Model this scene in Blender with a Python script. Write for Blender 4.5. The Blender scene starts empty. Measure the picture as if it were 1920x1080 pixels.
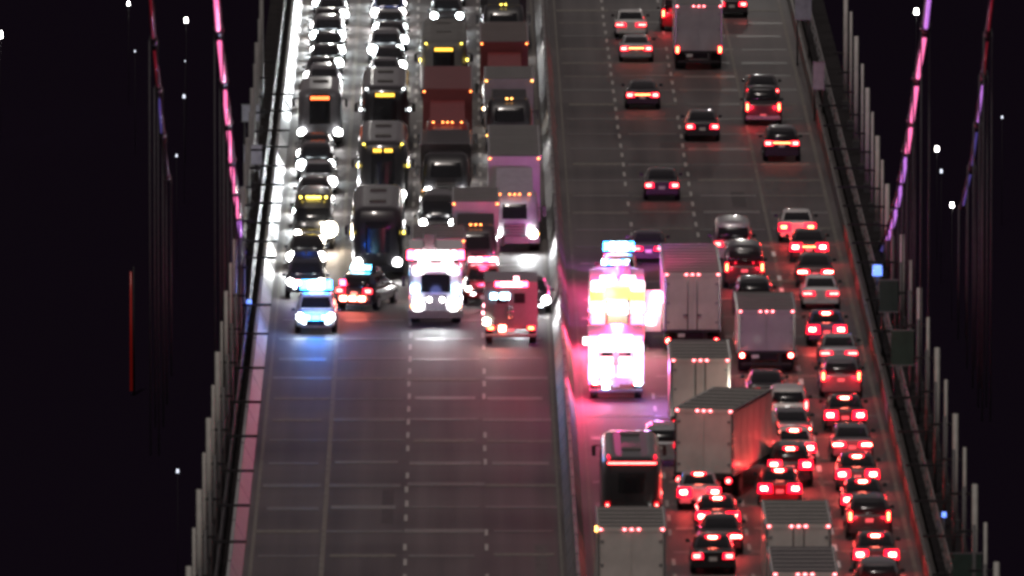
import bpy, math, random
from mathutils import Vector

# ------------------------------------------------------------------ camera, world, light, exposure
scene = bpy.context.scene
C = scene.collection
R = math.radians
rnd = random.Random(11)

CAM_H = 80.0                     # camera height above the deck (m)
FPX = 27800.0                    # focal length in pixels of a 1920 px wide frame
PITCH = math.atan(3170.0 / FPX)
YAW = math.atan(111.0 * math.cos(PITCH) / FPX)

cam_data = bpy.data.cameras.new("camera")
cam_data.sensor_width = 36.0
cam_data.lens = FPX / 1920.0 * 36.0
cam_data.clip_start = 1.0
cam_data.clip_end = 12000.0
cam_data.dof.use_dof = True
cam_data.dof.focus_distance = 9000.0
cam_data.dof.aperture_fstop = 4.2
cam_data.dof.aperture_blades = 7
cam = bpy.data.objects.new("camera", cam_data)
cam.location = (0, 0, CAM_H)
cam.rotation_euler = (math.pi / 2 - PITCH, 0, -YAW)
C.objects.link(cam)
scene.camera = cam

world = bpy.data.worlds.new("World")
scene.world = world
world.use_nodes = True
nt = world.node_tree
nt.nodes.clear()
w_out = nt.nodes.new("ShaderNodeOutputWorld")
w_bg = nt.nodes.new("ShaderNodeBackground")
w_sky = nt.nodes.new("ShaderNodeTexSky")
w_sky.sky_type = 'NISHITA'
w_sky.sun_disc = False
w_sky.sun_elevation = R(66)
w_sky.sun_rotation = R(190)
w_mix = nt.nodes.new("ShaderNodeMix")
w_mix.data_type = 'RGBA'
w_mix.inputs[0].default_value = 0.93
w_mix.inputs[7].default_value = (3.0, 2.4, 2.4, 1)      # warm city glow in the night sky
nt.links.new(w_sky.outputs[0], w_mix.inputs[6])
nt.links.new(w_mix.outputs[2], w_bg.inputs[0])
w_bg.inputs[1].default_value = 0.034
nt.links.new(w_bg.outputs[0], w_out.inputs[0])

sun_d = bpy.data.lights.new("sun", 'SUN')
sun_d.energy = 0.78
sun_d.angle = R(2.2)
sun_d.color = (1.0, 0.89, 0.83)
sun = bpy.data.objects.new("sun", sun_d)
sun.rotation_euler = (R(24), 0, R(-10))
C.objects.link(sun)

scene.view_settings.view_transform = 'Standard'
scene.view_settings.look = 'None'
scene.view_settings.exposure = 0.0
scene.view_settings.gamma = 1.0
scene.view_settings.use_curve_mapping = False
scene.render.engine = 'CYCLES'
cy = scene.cycles
cy.use_denoising = True
cy.max_bounces = 5
cy.diffuse_bounces = 2
cy.glossy_bounces = 3
cy.sample_clamp_indirect = 4.0
cy.sample_clamp_direct = 0.0
cy.use_light_tree = True
cy.filter_width = 2.6

def G(px, py, z=0.0):
    """A point of the 1920x1080 frame to X, Y on the plane at height z."""
    u = (px - 960.0) / FPX
    v = (540.0 - py) / FPX
    sp, cp, sy, cyw = math.sin(PITCH), math.cos(PITCH), math.sin(YAW), math.cos(YAW)
    d = Vector((sy * cp + u * cyw + v * sy * sp, cyw * cp - u * sy + v * cyw * sp, -sp + v * cp))
    t = (z - CAM_H) / d.z
    return d.x * t, d.y * t

# ------------------------------------------------------------------ materials
M = {}
def _new(name):
    m = bpy.data.materials.new(name)
    m.use_nodes = True
    b = m.node_tree.nodes["Principled BSDF"]
    M[name] = m
    return m, m.node_tree, b

def paint(name, rgb, rough=0.4, coat=0.4, metallic=0.0, var=0.18, scale=3.0, bump=0.0, spec=0.5):
    m, t, b = _new(name)
    tc = t.nodes.new("ShaderNodeTexCoord")
    n = t.nodes.new("ShaderNodeTexNoise")
    n.inputs["Scale"].default_value = scale
    n.inputs["Detail"].default_value = 5
    t.links.new(tc.outputs["Object"], n.inputs["Vector"])
    r = t.nodes.new("ShaderNodeValToRGB")
    r.color_ramp.elements[0].position = 0.3
    r.color_ramp.elements[1].position = 0.75
    r.color_ramp.elements[0].color = tuple(c * (1 - var) for c in rgb) + (1,)
    r.color_ramp.elements[1].color = tuple(min(1, c * (1 + var)) for c in rgb) + (1,)
    t.links.new(n.outputs["Fac"], r.inputs[0])
    t.links.new(r.outputs[0], b.inputs["Base Color"])
    b.inputs["Roughness"].default_value = rough
    b.inputs["Metallic"].default_value = metallic
    b.inputs["Coat Weight"].default_value = coat
    b.inputs["Coat Roughness"].default_value = 0.1
    b.inputs["Specular IOR Level"].default_value = spec
    if bump:
        bp = t.nodes.new("ShaderNodeBump")
        bp.inputs["Strength"].default_value = bump
        bp.inputs["Distance"].default_value = 0.02
        t.links.new(n.outputs["Fac"], bp.inputs["Height"])
        t.links.new(bp.outputs[0], b.inputs["Normal"])
    return m

def emis(name, rgb, strength, sample=True):
    m, t, b = _new(name)
    b.inputs["Base Color"].default_value = tuple(min(0.8, c) * 0.5 for c in rgb) + (1,)
    b.inputs["Roughness"].default_value = 0.25
    b.inputs["Emission Color"].default_value = tuple(rgb) + (1,)
    b.inputs["Emission Strength"].default_value = strength
    m.cycles.emission_sampling = 'AUTO' if sample else 'NONE'
    return m

def asphalt():
    m, t, b = _new("asphalt")
    tc = t.nodes.new("ShaderNodeTexCoord")
    def noise(scale, sx=1, sy=1, detail=6):
        mp = t.nodes.new("ShaderNodeMapping")
        mp.inputs["Scale"].default_value = (sx, sy, 1)
        t.links.new(tc.outputs["Object"], mp.inputs[0])
        n = t.nodes.new("ShaderNodeTexNoise")
        n.inputs["Scale"].default_value = scale
        n.inputs["Detail"].default_value = detail
        t.links.new(mp.outputs[0], n.inputs["Vector"])
        return n
    big = noise(0.12, 1.0, 0.5)
    fine = noise(14.0)
    streak = noise(1.1, 1.0, 0.012, 3)          # wheel tracks along the lanes
    slabs = noise(0.16, 0.05, 1.0, 2)           # tone of the deck panels
    mix1 = t.nodes.new("ShaderNodeMix"); mix1.data_type = 'FLOAT'; mix1.inputs[0].default_value = 0.5
    t.links.new(big.outputs["Fac"], mix1.inputs[2]); t.links.new(streak.outputs["Fac"], mix1.inputs[3])
    mix2 = t.nodes.new("ShaderNodeMix"); mix2.data_type = 'FLOAT'; mix2.inputs[0].default_value = 0.3
    t.links.new(mix1.outputs[0], mix2.inputs[2]); t.links.new(slabs.outputs["Fac"], mix2.inputs[3])
    mix3 = t.nodes.new("ShaderNodeMix"); mix3.data_type = 'FLOAT'; mix3.inputs[0].default_value = 0.25
    t.links.new(mix2.outputs[0], mix3.inputs[2]); t.links.new(fine.outputs["Fac"], mix3.inputs[3])
    r = t.nodes.new("ShaderNodeValToRGB")
    r.color_ramp.elements[0].position = 0.40
    r.color_ramp.elements[1].position = 0.60
    r.color_ramp.elements[0].color = (0.040, 0.036, 0.037, 1)
    r.color_ramp.elements[1].color = (0.125, 0.110, 0.108, 1)
    t.links.new(mix3.outputs[0], r.inputs[0])
    t.links.new(r.outputs[0], b.inputs["Base Color"])
    b.inputs["Roughness"].default_value = 0.62
    bp = t.nodes.new("ShaderNodeBump")
    bp.inputs["Strength"].default_value = 0.25
    bp.inputs["Distance"].default_value = 0.01
    t.links.new(fine.outputs["Fac"], bp.inputs["Height"])
    t.links.new(bp.outputs[0], b.inputs["Normal"])
asphalt()

paint("concrete", (0.16, 0.15, 0.145), 0.8, 0, var=0.3, scale=1.5, bump=0.3)
paint("walkway", (0.022, 0.020, 0.021), 0.95, 0, var=0.4, scale=0.7, spec=0.05)
paint("joint_steel", (0.125, 0.12, 0.113), 0.5, 0, var=0.4, scale=4)
paint("lane_paint", (0.42, 0.41, 0.38), 0.6, 0, var=0.35, scale=6)
paint("lane_paint_fresh", (0.85, 0.85, 0.83), 0.5, 0, var=0.1, scale=6)
paint("lane_paint_worn", (0.17, 0.16, 0.14), 0.7, 0, var=0.4, scale=3)
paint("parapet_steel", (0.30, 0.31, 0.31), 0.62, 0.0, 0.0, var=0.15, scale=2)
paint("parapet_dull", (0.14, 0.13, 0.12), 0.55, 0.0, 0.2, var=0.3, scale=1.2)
paint("median_steel", (0.20, 0.195, 0.19), 0.5, 0.0, 0.1, var=0.35, scale=0.8)
paint("bridge_steel", (0.075, 0.075, 0.08), 0.5, 0.1, 0.3, var=0.3, scale=1.5)
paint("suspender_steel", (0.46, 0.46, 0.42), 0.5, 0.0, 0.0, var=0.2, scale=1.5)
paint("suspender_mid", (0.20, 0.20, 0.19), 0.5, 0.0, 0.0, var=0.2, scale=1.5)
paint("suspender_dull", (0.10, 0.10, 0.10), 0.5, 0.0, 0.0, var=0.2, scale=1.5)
paint("cable_steel", (0.012, 0.012, 0.014), 0.7, 0.0, 0.0, var=0.2)
paint("hanger_steel", (0.06, 0.058, 0.065), 0.6, 0.0, 0.0, var=0.2)
paint("sign_panel", (0.36, 0.38, 0.44), 0.4, 0.2, 0, var=0.25, scale=2)
paint("sign_green", (0.035, 0.06, 0.048), 0.45, 0.2, 0, var=0.25, scale=2)
m, t, b = _new("water")
b.inputs["Base Color"].default_value = (0.012, 0.008, 0.016, 1)
b.inputs["Roughness"].default_value = 0.35
b.inputs["Specular IOR Level"].default_value = 0.0
b.inputs["IOR"].default_value = 1.0
tc = t.nodes.new("ShaderNodeTexCoord"); n = t.nodes.new("ShaderNodeTexNoise")
n.inputs["Scale"].default_value = 0.3; n.inputs["Detail"].default_value = 6
t.links.new(tc.outputs["Object"], n.inputs["Vector"])
bp = t.nodes.new("ShaderNodeBump"); bp.inputs["Strength"].default_value = 0.6
t.links.new(n.outputs["Fac"], bp.inputs["Height"]); t.links.new(bp.outputs[0], b.inputs["Normal"])

PAINTS = {
    'white': (0.62, 0.62, 0.60), 'silver': (0.36, 0.37, 0.38), 'grey': (0.14, 0.14, 0.15),
    'dark': (0.022, 0.023, 0.025), 'black': (0.012, 0.012, 0.014), 'red': (0.20, 0.022, 0.022),
    'blue': (0.02, 0.035, 0.12), 'maroon': (0.10, 0.012, 0.018), 'beige': (0.40, 0.36, 0.28),
}
for k, v in PAINTS.items():
    paint("paint_" + k, v, 0.35, 0.8, 0.25 if k in ('silver', 'grey') else 0.0, var=0.12)
paint("trailer_white", (0.64, 0.60, 0.55), 0.5, 0.1, var=0.16, scale=1.1)
paint("trailer_grey", (0.36, 0.345, 0.36), 0.5, 0.1, var=0.16, scale=1.1)
paint("trailer_dark", (0.035, 0.03, 0.032), 0.45, 0.2, var=0.2, scale=1.3)
paint("trailer_roof", (0.12, 0.118, 0.11), 0.6, 0.0, var=0.2, scale=0.8)
paint("trailer_red", (0.17, 0.035, 0.036), 0.45, 0.2, var=0.18, scale=1.3)
paint("emergency_white", (0.78, 0.78, 0.78), 0.3, 0.6, var=0.06)
paint("rubber", (0.014, 0.014, 0.014), 0.85, 0, var=0.2)
paint("rim", (0.25, 0.25, 0.26), 0.35, 0, 0.6)
paint("trim", (0.02, 0.02, 0.021), 0.55, 0.1)
paint("chrome", (0.5, 0.5, 0.5), 0.2, 0, 0.9)
paint("plate", (0.62, 0.62, 0.58), 0.5, 0)
paint("glass", (0.008, 0.009, 0.011), 0.15, 0.0, var=0.05, spec=0.6)

emis("headlamp", (1.0, 0.98, 0.97), 48)
emis("headlamp_cool", (0.86, 0.97, 1.0), 70)
emis("headlamp_warm", (1.0, 0.9, 0.86), 70)
emis("headlamp_dim", (1.0, 0.96, 0.85), 14)
emis("flood_warm", (1.0, 0.86, 0.66), 60)
emis("tail_lens", (1.0, 0.004, 0.02), 1.1)
emis("tail_lens_bright", (1.0, 0.006, 0.03), 3.5)
emis("tail_core", (1.0, 0.12, 0.10), 14)
emis("tail_core_bright", (1.0, 0.17, 0.11), 60)
emis("tail_orange", (1.0, 0.20, 0.06), 16)
emis("marker_red", (1.0, 0.16, 0.18), 11, False)
emis("marker_amber", (1.0, 0.42, 0.10), 9, False)
emis("marker_yellow", (1.0, 0.72, 0.10), 9, False)
emis("marker_orange", (1.0, 0.26, 0.06), 9, False)
emis("marker_white", (0.9, 0.97, 1.0), 14, False)
emis("sign_amber", (1.0, 0.55, 0.06), 3.5, False)
emis("sign_red", (1.0, 0.16, 0.04), 6, False)
emis("strobe_blue", (0.03, 0.30, 1.0), 30)
emis("strobe_cyan", (0.12, 0.65, 1.0), 16)
emis("strobe_bluewhite", (0.45, 0.8, 1.0), 20)
emis("strobe_red", (1.0, 0.05, 0.12), 22)
emis("strobe_pink", (1.0, 0.36, 0.42), 11)
emis("strobe_white", (1.0, 0.95, 0.96), 7)
emis("strobe_soft", (1.0, 0.80, 0.88), 3.2)
emis("strobe_yellow", (1.0, 0.74, 0.09), 3.6)
emis("cable_pink", (1.0, 0.17, 0.42), 1.5, False)
emis("cable_violet", (0.62, 0.22, 0.90), 0.9, False)
emis("cable_blue", (0.16, 0.12, 0.55), 0.35, False)
emis("cable_red", (0.55, 0.03, 0.06), 0.18, False)
emis("lamp_point", (1.0, 0.95, 0.9), 30, False)
emis("lamp_faint", (0.8, 0.85, 1.0), 1.2, False)
emis("lamp_blue", (0.15, 0.28, 1.0), 2.2, False)
emis("lamp_red", (1.0, 0.08, 0.04), 8, False)

# ------------------------------------------------------------------ mesh helpers
class MB:
    def __init__(self):
        self.v, self.f, self.s = [], [], []
    def box(self, c, d, taper=1.0):
        x, y, z = c; a, b_, h = d[0] / 2, d[1] / 2, d[2] / 2
        o = len(self.v)
        for sz, k in ((-1, 1.0), (1, taper)):
            for sx, sy in ((-1, -1), (1, -1), (1, 1), (-1, 1)):
                self.v.append((x + sx * a * k, y + sy * b_ * k, z + sz * h))
        for q in ((3, 2, 1, 0), (4, 5, 6, 7), (0, 1, 5, 4), (1, 2, 6, 5), (2, 3, 7, 6), (3, 0, 4, 7)):
            self.f.append(tuple(o + i for i in q)); self.s.append(False)
        return self
    def loft(self, rings, cap=True, smooth=True):
        o = len(self.v); n = len(rings[0])
        for r in rings:
            self.v.extend(r)
        for i in range(len(rings) - 1):
            for j in range(n):
                k = (j + 1) % n
                self.f.append((o + i * n + j, o + i * n + k, o + (i + 1) * n + k, o + (i + 1) * n + j)); self.s.append(smooth)
        if cap:
            self.f.append(tuple(o + j for j in reversed(range(n)))); self.s.append(False)
            e = o + (len(rings) - 1) * n
            self.f.append(tuple(e + j for j in range(n))); self.s.append(False)
        return self
    def grid(self, rows, smooth=True):
        o = len(self.v); n = len(rows[0])
        for r in rows:
            self.v.extend(r)
        for i in range(len(rows) - 1):
            for j in range(n - 1):
                self.f.append((o + i * n + j, o + i * n + j + 1, o + (i + 1) * n + j + 1, o + (i + 1) * n + j)); self.s.append(smooth)
        return self
    def cyl(self, p0, p1, r0, r1=None, n=10, smooth=True):
        r1 = r0 if r1 is None else r1
        a, b_ = Vector(p0), Vector(p1)
        d = (b_ - a).normalized()
        u = d.orthogonal().normalized(); w = d.cross(u)
        rings = []
        for p, r in ((a, r0), (b_, r1)):
            rings.append([tuple(p + (u * math.cos(2 * math.pi * i / n) + w * math.sin(2 * math.pi * i / n)) * r) for i in range(n)])
        return self.loft(rings, True, smooth)
    def prism(self, poly, y0, y1):
        """poly: list of (x, z) swept from y0 to y1."""
        return self.loft([[(x, y0, z) for x, z in poly], [(x, y1, z) for x, z in poly]], True, False)
    def mesh(self, name):
        me = bpy.data.meshes.new(name)
        me.from_pydata(self.v, [], self.f)
        me.polygons.foreach_set("use_smooth", self.s)
        me.materials.append(None)
        me.update()
        return me

MESH = {}
def part(name, key, fn, mat, parent=None, loc=(0, 0, 0), rot=(0, 0, 0), scale=None):
    me = MESH.get(key) if key else None
    if me is None:
        me = fn().mesh(name)
        if key:
            MESH[key] = me
    o = bpy.data.objects.new(name, me)
    o.material_slots[0].link = 'OBJECT'
    o.material_slots[0].material = M[mat]
    C.objects.link(o)
    o.parent = parent
    o.location = loc
    o.rotation_euler = rot
    if scale:
        o.scale = scale
    return o

def tag(o, label, cat, group=None):
    o["label"] = label; o["category"] = cat
    if group:
        o["group"] = group
    return o
def struct(o):
    o["kind"] = "structure"; return o
def thing(name, label, cat, loc=(0, 0, 0), rz=0.0, group=None):
    o = bpy.data.objects.new(name, None)
    o.empty_display_size = 0.3
    C.objects.link(o)
    o.location = loc; o.rotation_euler = (0, 0, rz)
    return tag(o, label, cat, group)

def lamp(kind, parent, loc, energy, rgb, radius=0.15, rot=None, cone=None, name=None):
    d = bpy.data.lights.new(name or "lamp_light", kind)
    d.energy = energy; d.color = rgb
    d.shadow_soft_size = radius
    if kind == 'SPOT':
        d.spot_size = cone or R(90); d.spot_blend = 0.6
    o = bpy.data.objects.new(name or "lamp_light", d)
    C.objects.link(o); o.parent = parent; o.location = loc
    if rot:
        o.rotation_euler = rot
    return o

def BX(d):
    return lambda: MB().box((0, 0, 0), d)
def box(name, d, c, mat, parent, rot=(0, 0, 0)):
    key = "box_%.3f_%.3f_%.3f" % d
    return part(name, key, BX(d), mat, parent, c, rot)

def se(t, e):
    c, s = math.cos(t), math.sin(t)
    return math.copysign(abs(c) ** (2 / e), c), math.copysign(abs(s) ** (2 / e), s)
def se_ring(n=20, e=5):
    return [se(2 * math.pi * (i + 0.5) / n, e) for i in range(n)]

# ------------------------------------------------------------------ the deck
Y0, Y1 = 480.0, 960.0
XL, XR = -8.45, 18.95
def flat(x0, x1, y0, y1, z):
    return lambda: MB().grid([[(x0, y0, z), (x1, y0, z)], [(x0, y1, z), (x1, y1, z)]], False)

water = struct(part("water", None, flat(-900, 900, -100, 2600, -66), "water"))
road_l = struct(part("road", None, lambda: MB().box(((XL + 4.6) / 2 - 0.1, (Y0 + Y1) / 2, -0.4), (4.6 - XL + 0.4, Y1 - Y0, 0.8)), "asphalt"))
road_r = struct(part("road", None, lambda: MB().box(((XR + 5.4) / 2 + 0.1, (Y0 + Y1) / 2, -0.4), (XR - 5.4 + 0.4, Y1 - Y0, 0.8)), "asphalt"))
girder = struct(part("deck_girder", None, lambda: MB().box((5.25, (Y0 + Y1) / 2, -2.2), (30.0, Y1 - Y0, 2.6)), "walkway"))
for nm, x0, x1 in (("sidewalk", -10.5, -9.3), ("sidewalk", 19.75, 21.2)):
    struct(part(nm, None, lambda x0=x0, x1=x1: MB().box(((x0 + x1) / 2, (Y0 + Y1) / 2, -0.3), (x1 - x0, Y1 - Y0, 0.8)), "walkway"))

ORD = ["first", "second", "third", "fourth", "fifth", "sixth", "seventh", "eighth", "ninth", "tenth", "eleventh", "twelfth", "thirteenth", "fourteenth", "fifteenth", "sixteenth", "seventeenth", "eighteenth"]
PANEL = 12.9
# transverse deck joints: a narrow steel plate across each carriageway
paint("joint_bright", (0.17, 0.163, 0.152), 0.5, 0, var=0.4, scale=4)
paint("patch_dark", (0.062, 0.057, 0.057), 0.7, 0, var=0.3, scale=2)
paint("patch_light", (0.105, 0.097, 0.094), 0.75, 0, var=0.3, scale=2)
y = Y0 + 3
k = 0
while y < 900:
    for parent, edges, dy in ((road_l, (-8.2, -5.5, -2.1, 1.27, 4.35), 0.0), (road_r, (5.85, 8.9, 12.1, 15.6, 18.7), 1.0)):
        for a_, b_ in zip(edges[:-1], edges[1:]):
            q = rnd.random()
            w = rnd.choice((.5, .8, 1.2))
            ln = round((b_ - a_) * rnd.choice((.8, .92, .98)), 2)
            box("deck_joint", (ln, w, 0.012), ((a_ + b_) / 2 + rnd.uniform(-.1, .1), y + dy + rnd.uniform(-.3, .3), 0.006), "joint_bright" if q < .3 else ("joint_steel" if q < .75 else "lane_paint_worn"), parent)
    y += 7.6; k += 1
for i in range(16):                              # old repairs in the surface
    left = rnd.random() < .55
    px_ = rnd.uniform(-7.6, 3.6) if left else rnd.uniform(6.4, 18.0)
    w, ln = rnd.choice(((1.2, 4.0), (.7, 7.0), (2.4, 3.2), (.5, 11.0), (1.6, 2.2)))
    box("road_patch", (w, ln, 0.006), (px_, rnd.uniform(590, 850), 0.003 + .0004 * (i % 8)), rnd.choice(("patch_dark", "patch_dark", "patch_light")), road_l if left else road_r)
# lane marks
def dots(parent, x, y0, y1, step, bend=0.0, w=0.14, mat="lane_paint"):
    y = y0
    while y < y1:
        if rnd.random() < 0.86:
            xx = x - bend * max(0, (y - 640) / 200) ** 1.0
            box("lane_mark", (w, 2.0, 0.006), (xx + rnd.uniform(-.02, .02), y, 0.017), mat, parent)
        y += step
def solid(parent, x, mat, w=0.12, bend=0.0):
    n = 30
    for i in range(n):
        a = Y0 + (900 - Y0) * i / n; b2 = Y0 + (900 - Y0) * (i + 1) / n
        xa = x - bend * max(0, (a - 640) / 200); xb = x - bend * max(0, (b2 - 640) / 200)
        part("edge_line", None, lambda: MB().grid([[(xa - w / 2, a, 0.014), (xa + w / 2, a, 0.014)], [(xb - w / 2, b2 - .05, 0.014), (xb + w / 2, b2 - .05, 0.014)]], False), mat, parent)
for x in (-2.0, 1.37):
    dots(road_l, x, 560, 900, 4.7)
solid(road_l, -5.4, "lane_paint_worn", 0.2)
solid(road_l, -8.3, "lane_paint_worn", 0.14)
solid(road_l, 4.42, "lane_paint_worn", 0.1)
dots(road_r, 9.0, 560, 900, 4.7, 0.5)
dots(road_r, 12.2, 560, 900, 4.7, 0.45)
dots(road_r, 15.72, 560, 720, 5.2, 0.4, .2, "lane_paint_fresh")
solid(road_r, 15.72, "lane_paint_worn", 0.16, 0.4)
solid(road_r, 18.85, "lane_paint_worn", 0.18, 0.2)
solid(road_r, 5.75, "lane_paint_worn", 0.1)

# parapets and the median barrier: sloped steel panels, one to a bay
def barrier(name, label, prof, mat, y0, y1, ln, cap_mat):
    root = thing(name, label, "barrier", ((prof[0][0] + prof[-1][0]) / 2, y0, 0))
    ox = root.location.x
    poly = [(x - ox, z) for x, z in prof]
    key = name + "_panel"
    yy = 0.0
    while y0 + yy < y1:
        part("barrier_panel", key, lambda: MB().prism(poly, 0.12, ln - 0.12), mat, root, (0, yy, 0))
        part("barrier_post", key + "_post", lambda: MB().prism([(x * 1.02, z * 1.02) for x, z in poly], -.1, .1), cap_mat, root, (0, yy, 0))
        yy += ln
    return root
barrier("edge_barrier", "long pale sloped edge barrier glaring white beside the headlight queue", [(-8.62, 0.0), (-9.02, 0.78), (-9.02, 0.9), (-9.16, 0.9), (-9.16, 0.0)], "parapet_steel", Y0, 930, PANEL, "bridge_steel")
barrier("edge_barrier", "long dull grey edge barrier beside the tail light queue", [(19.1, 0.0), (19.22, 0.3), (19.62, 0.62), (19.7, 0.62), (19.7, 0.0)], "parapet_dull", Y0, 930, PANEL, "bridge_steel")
barrier("median_barrier", "grey median barrier dividing headlight traffic from tail light traffic", [(4.62, 0.0), (4.86, 0.55), (4.95, 0.95), (5.1, 0.95), (5.2, 0.55), (5.42, 0.0)], "median_steel", Y0, 930, 6.2, "bridge_steel")

# walkway railings
def railing(name, label, x, z, mat):
    root = thing(name, label, "railing", (x, Y0, 0))
    for zz in (z, z * 0.62, z * 0.3):
        part("rail", None, lambda: MB().cyl((0, 0, zz), (0, 430, zz), 0.045, n=6), mat, root)
    i = 0
    while i * PANEL / 2 < 430:
        part("rail_post", "rail_post", lambda: MB().cyl((0, 0, 0.1), (0, 0, 1.25), 0.05, n=6), mat, root, (0, i * PANEL / 2, 0))
        i += 1
railing("walkway_railing", "thin steel railing between the white barrier and the suspenders", -9.55, 1.2, "bridge_steel")
railing("walkway_railing", "thin steel railing catching red light along the tail light side", 20.05, 1.2, "median_steel")

# suspenders: pale vertical ropes in pairs at each panel with a dark strut across
def suspenders(x, side, tops):
    for i, (py, h) in enumerate(tops):
        fx = 849 + x * 40
        _, yy = G(fx, py, h)
        thick = i % 2 == 0
        o = thing("suspender", "%s %s pale suspender from the bottom, %s" % (ORD[i // 2], "thick" if thick else "thin", "left of the white barrier" if side < 0 else "right of the tail light queue"), "suspender", (x, yy, 0), 0, "suspenders along the deck edge")
        r = 0.115 if thick else 0.07
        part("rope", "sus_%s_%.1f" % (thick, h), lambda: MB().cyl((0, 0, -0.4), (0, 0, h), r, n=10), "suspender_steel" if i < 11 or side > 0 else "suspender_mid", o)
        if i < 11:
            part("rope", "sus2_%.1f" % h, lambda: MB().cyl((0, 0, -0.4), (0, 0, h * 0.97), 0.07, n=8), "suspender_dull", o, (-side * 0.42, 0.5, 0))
        box("socket", (0.34, 0.34, 0.5), (0, 0, 0.3), "bridge_steel", o)
        box("strut", (1.9, 0.1, 0.1), (-side * 0.75, 0, 1.35), "cable_steel", o)
        box("strut", (0.9, 0.1, 0.1), (-side * 0.2, 0, 3.1), "cable_steel", o)
L_t = [(1062, 5.0), (990, 5.0), (918, 5.0), (849, 5.0), (784, 5.0), (722, 5.0), (660, 5.0), (603, 4.9), (546, 4.8), (493, 4.6), (449, 4.4), (395, 3.6), (350, 4.0), (305, 4.3), (258, 4.6), (210, 5.0), (165, 5.3), (120, 5.6), (80, 5.9), (35, 6.2), (-5, 6.5)]
R_t = [(1054, 5.0), (980, 5.0), (908, 5.0), (839, 5.0), (776, 5.0), (712, 5.0), (652, 5.0), (595, 4.9), (540, 4.8), (488, 4.6), (440, 4.4), (392, 3.9), (345, 4.2), (300, 4.5), (255, 4.8), (210, 5.1), (165, 5.4), (120, 5.7), (68, 6.0), (22, 6.3), (-20, 6.5)]
suspenders(-10.15, -1, L_t)
suspenders(20.85, 1, R_t)

# main cables: dark cable with strings of coloured light tubes along it
def main_cable(label, pts, x, mats, r, lit_r, gap):
    """pts: frame points; every point's depth follows from the plane X = x."""
    P = []
    for px, py in pts:
        u = (px - 960.0) / FPX; v = (540.0 - py) / FPX
        sp, cp, sy, cw = math.sin(PITCH), math.cos(PITCH), math.sin(YAW), math.cos(YAW)
        d = Vector((sy * cp + u * cw + v * sy * sp, cw * cp - u * sy + v * cw * sp, -sp + v * cp))
        tt = x / d.x
        P.append(Vector((x, d.y * tt, CAM_H + d.z * tt)))
    root = thing("main_cable", label, "cable", P[-1])
    for i in range(len(P) - 1):
        a, b2 = P[i] - P[-1], P[i + 1] - P[-1]
        part("cable_strand", None, lambda: MB().cyl(a, b2, r, n=8), "cable_steel", root)
        d = (b2 - a)
        m_ = mats[min(i, len(mats) - 1)]
        off = Vector((0, 0, -r - lit_r * 0.7))
        if m_:
            part("light_tube", None, lambda: MB().cyl(a + d * gap + off, b2 - d * gap * 0.6 + off, lit_r, n=8), m_, root)
        zc = b2.z + root.location.z
        if zc > 1.5:
            for dx_ in (-.18, .18):
                part("hanger_rope", None, lambda: MB().cyl((dx_, b2.y, -root.location.z - .3), (dx_, b2.y, b2.z), .035, n=6), "hanger_steel", root)
        part("cable_band", None, lambda: MB().cyl(b2 - d.normalized() * 0.4, b2 + d.normalized() * 0.4, r * 1.35, n=8), "bridge_steel", root)
main_cable("inner main cable strung with pink lights left of the white barrier", [(401, -62), (410, 55), (420, 150), (428, 228), (434, 298), (441, 355), (448, 402), (452, 440), (461, 475), (470, 500)], -10.15, ["cable_pink"] * 4 + ["cable_pink", "cable_pink", "cable_violet", "cable_blue", "cable_violet"], 0.17, 0.10, 0.14)
main_cable("outer main cable with dim red lights far left over black water", [(280, -40), (288, 75), (297, 165), (304, 250), (313, 330)], -13.0, ["cable_red", "cable_red", "cable_blue", None], 0.12, 0.05, 0.16)
main_cable("inner main cable strung with violet and pink lights right of the tail light queue", [(1747, -60), (1735, 50), (1720, 143), (1709, 224), (1700, 280), (1691, 335), (1682, 380), (1672, 420), (1664, 440), (1652, 465)], 20.85, ["cable_violet", "cable_pink", "cable_pink", "cable_pink", "cable_violet", "cable_violet", "cable_violet", "cable_violet", "cable_blue"], 0.17, 0.10, 0.14)
main_cable("outer main cable with dim red and blue lights far right over black water", [(1864, -40), (1852, 60), (1844, 140), (1833, 230), (1822, 310), (1805, 385)], 23.6, ["cable_red", "cable_red", "cable_violet", "cable_blue", "cable_blue"], 0.12, 0.05, 0.16)

# ------------------------------------------------------------------ vehicles: shared bits
RING = se_ring(20, 5)
def body_loft(st):
    rings = []
    for y, zb, zt, w in st:
        c, h = (zb + zt) / 2, (zt - zb) / 2
        rings.append([(w * a, y, c - h * b2) for a, b2 in RING])
    return MB().loft(rings)
def house_loft(rg, e=5, crown=False):
    R24 = se_ring(24, e)
    rings = []
    for z, yr, yf, w in rg:
        rings.append([(w * a, (yr + yf) / 2 + (yf - yr) / 2 * b2, z) for a, b2 in R24])
    if crown:
        z, yr, yf, w = rg[-1]
        for k, dz in ((.75, .004), (.45, .007), (.12, .008)):
            rings.append([(w * k * a, (yr + yf) / 2 + (yf - yr) / 2 * k * b2, z + dz) for a, b2 in R24])
    return MB().loft(rings)
def gh(rg, z):
    for i in range(len(rg) - 1):
        if rg[i][0] <= z <= rg[i + 1][0]:
            k = (z - rg[i][0]) / (rg[i + 1][0] - rg[i][0])
            return tuple(rg[i][j] + (rg[i + 1][j] - rg[i][j]) * k for j in (1, 2, 3))
    return rg[-1][1:]
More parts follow.
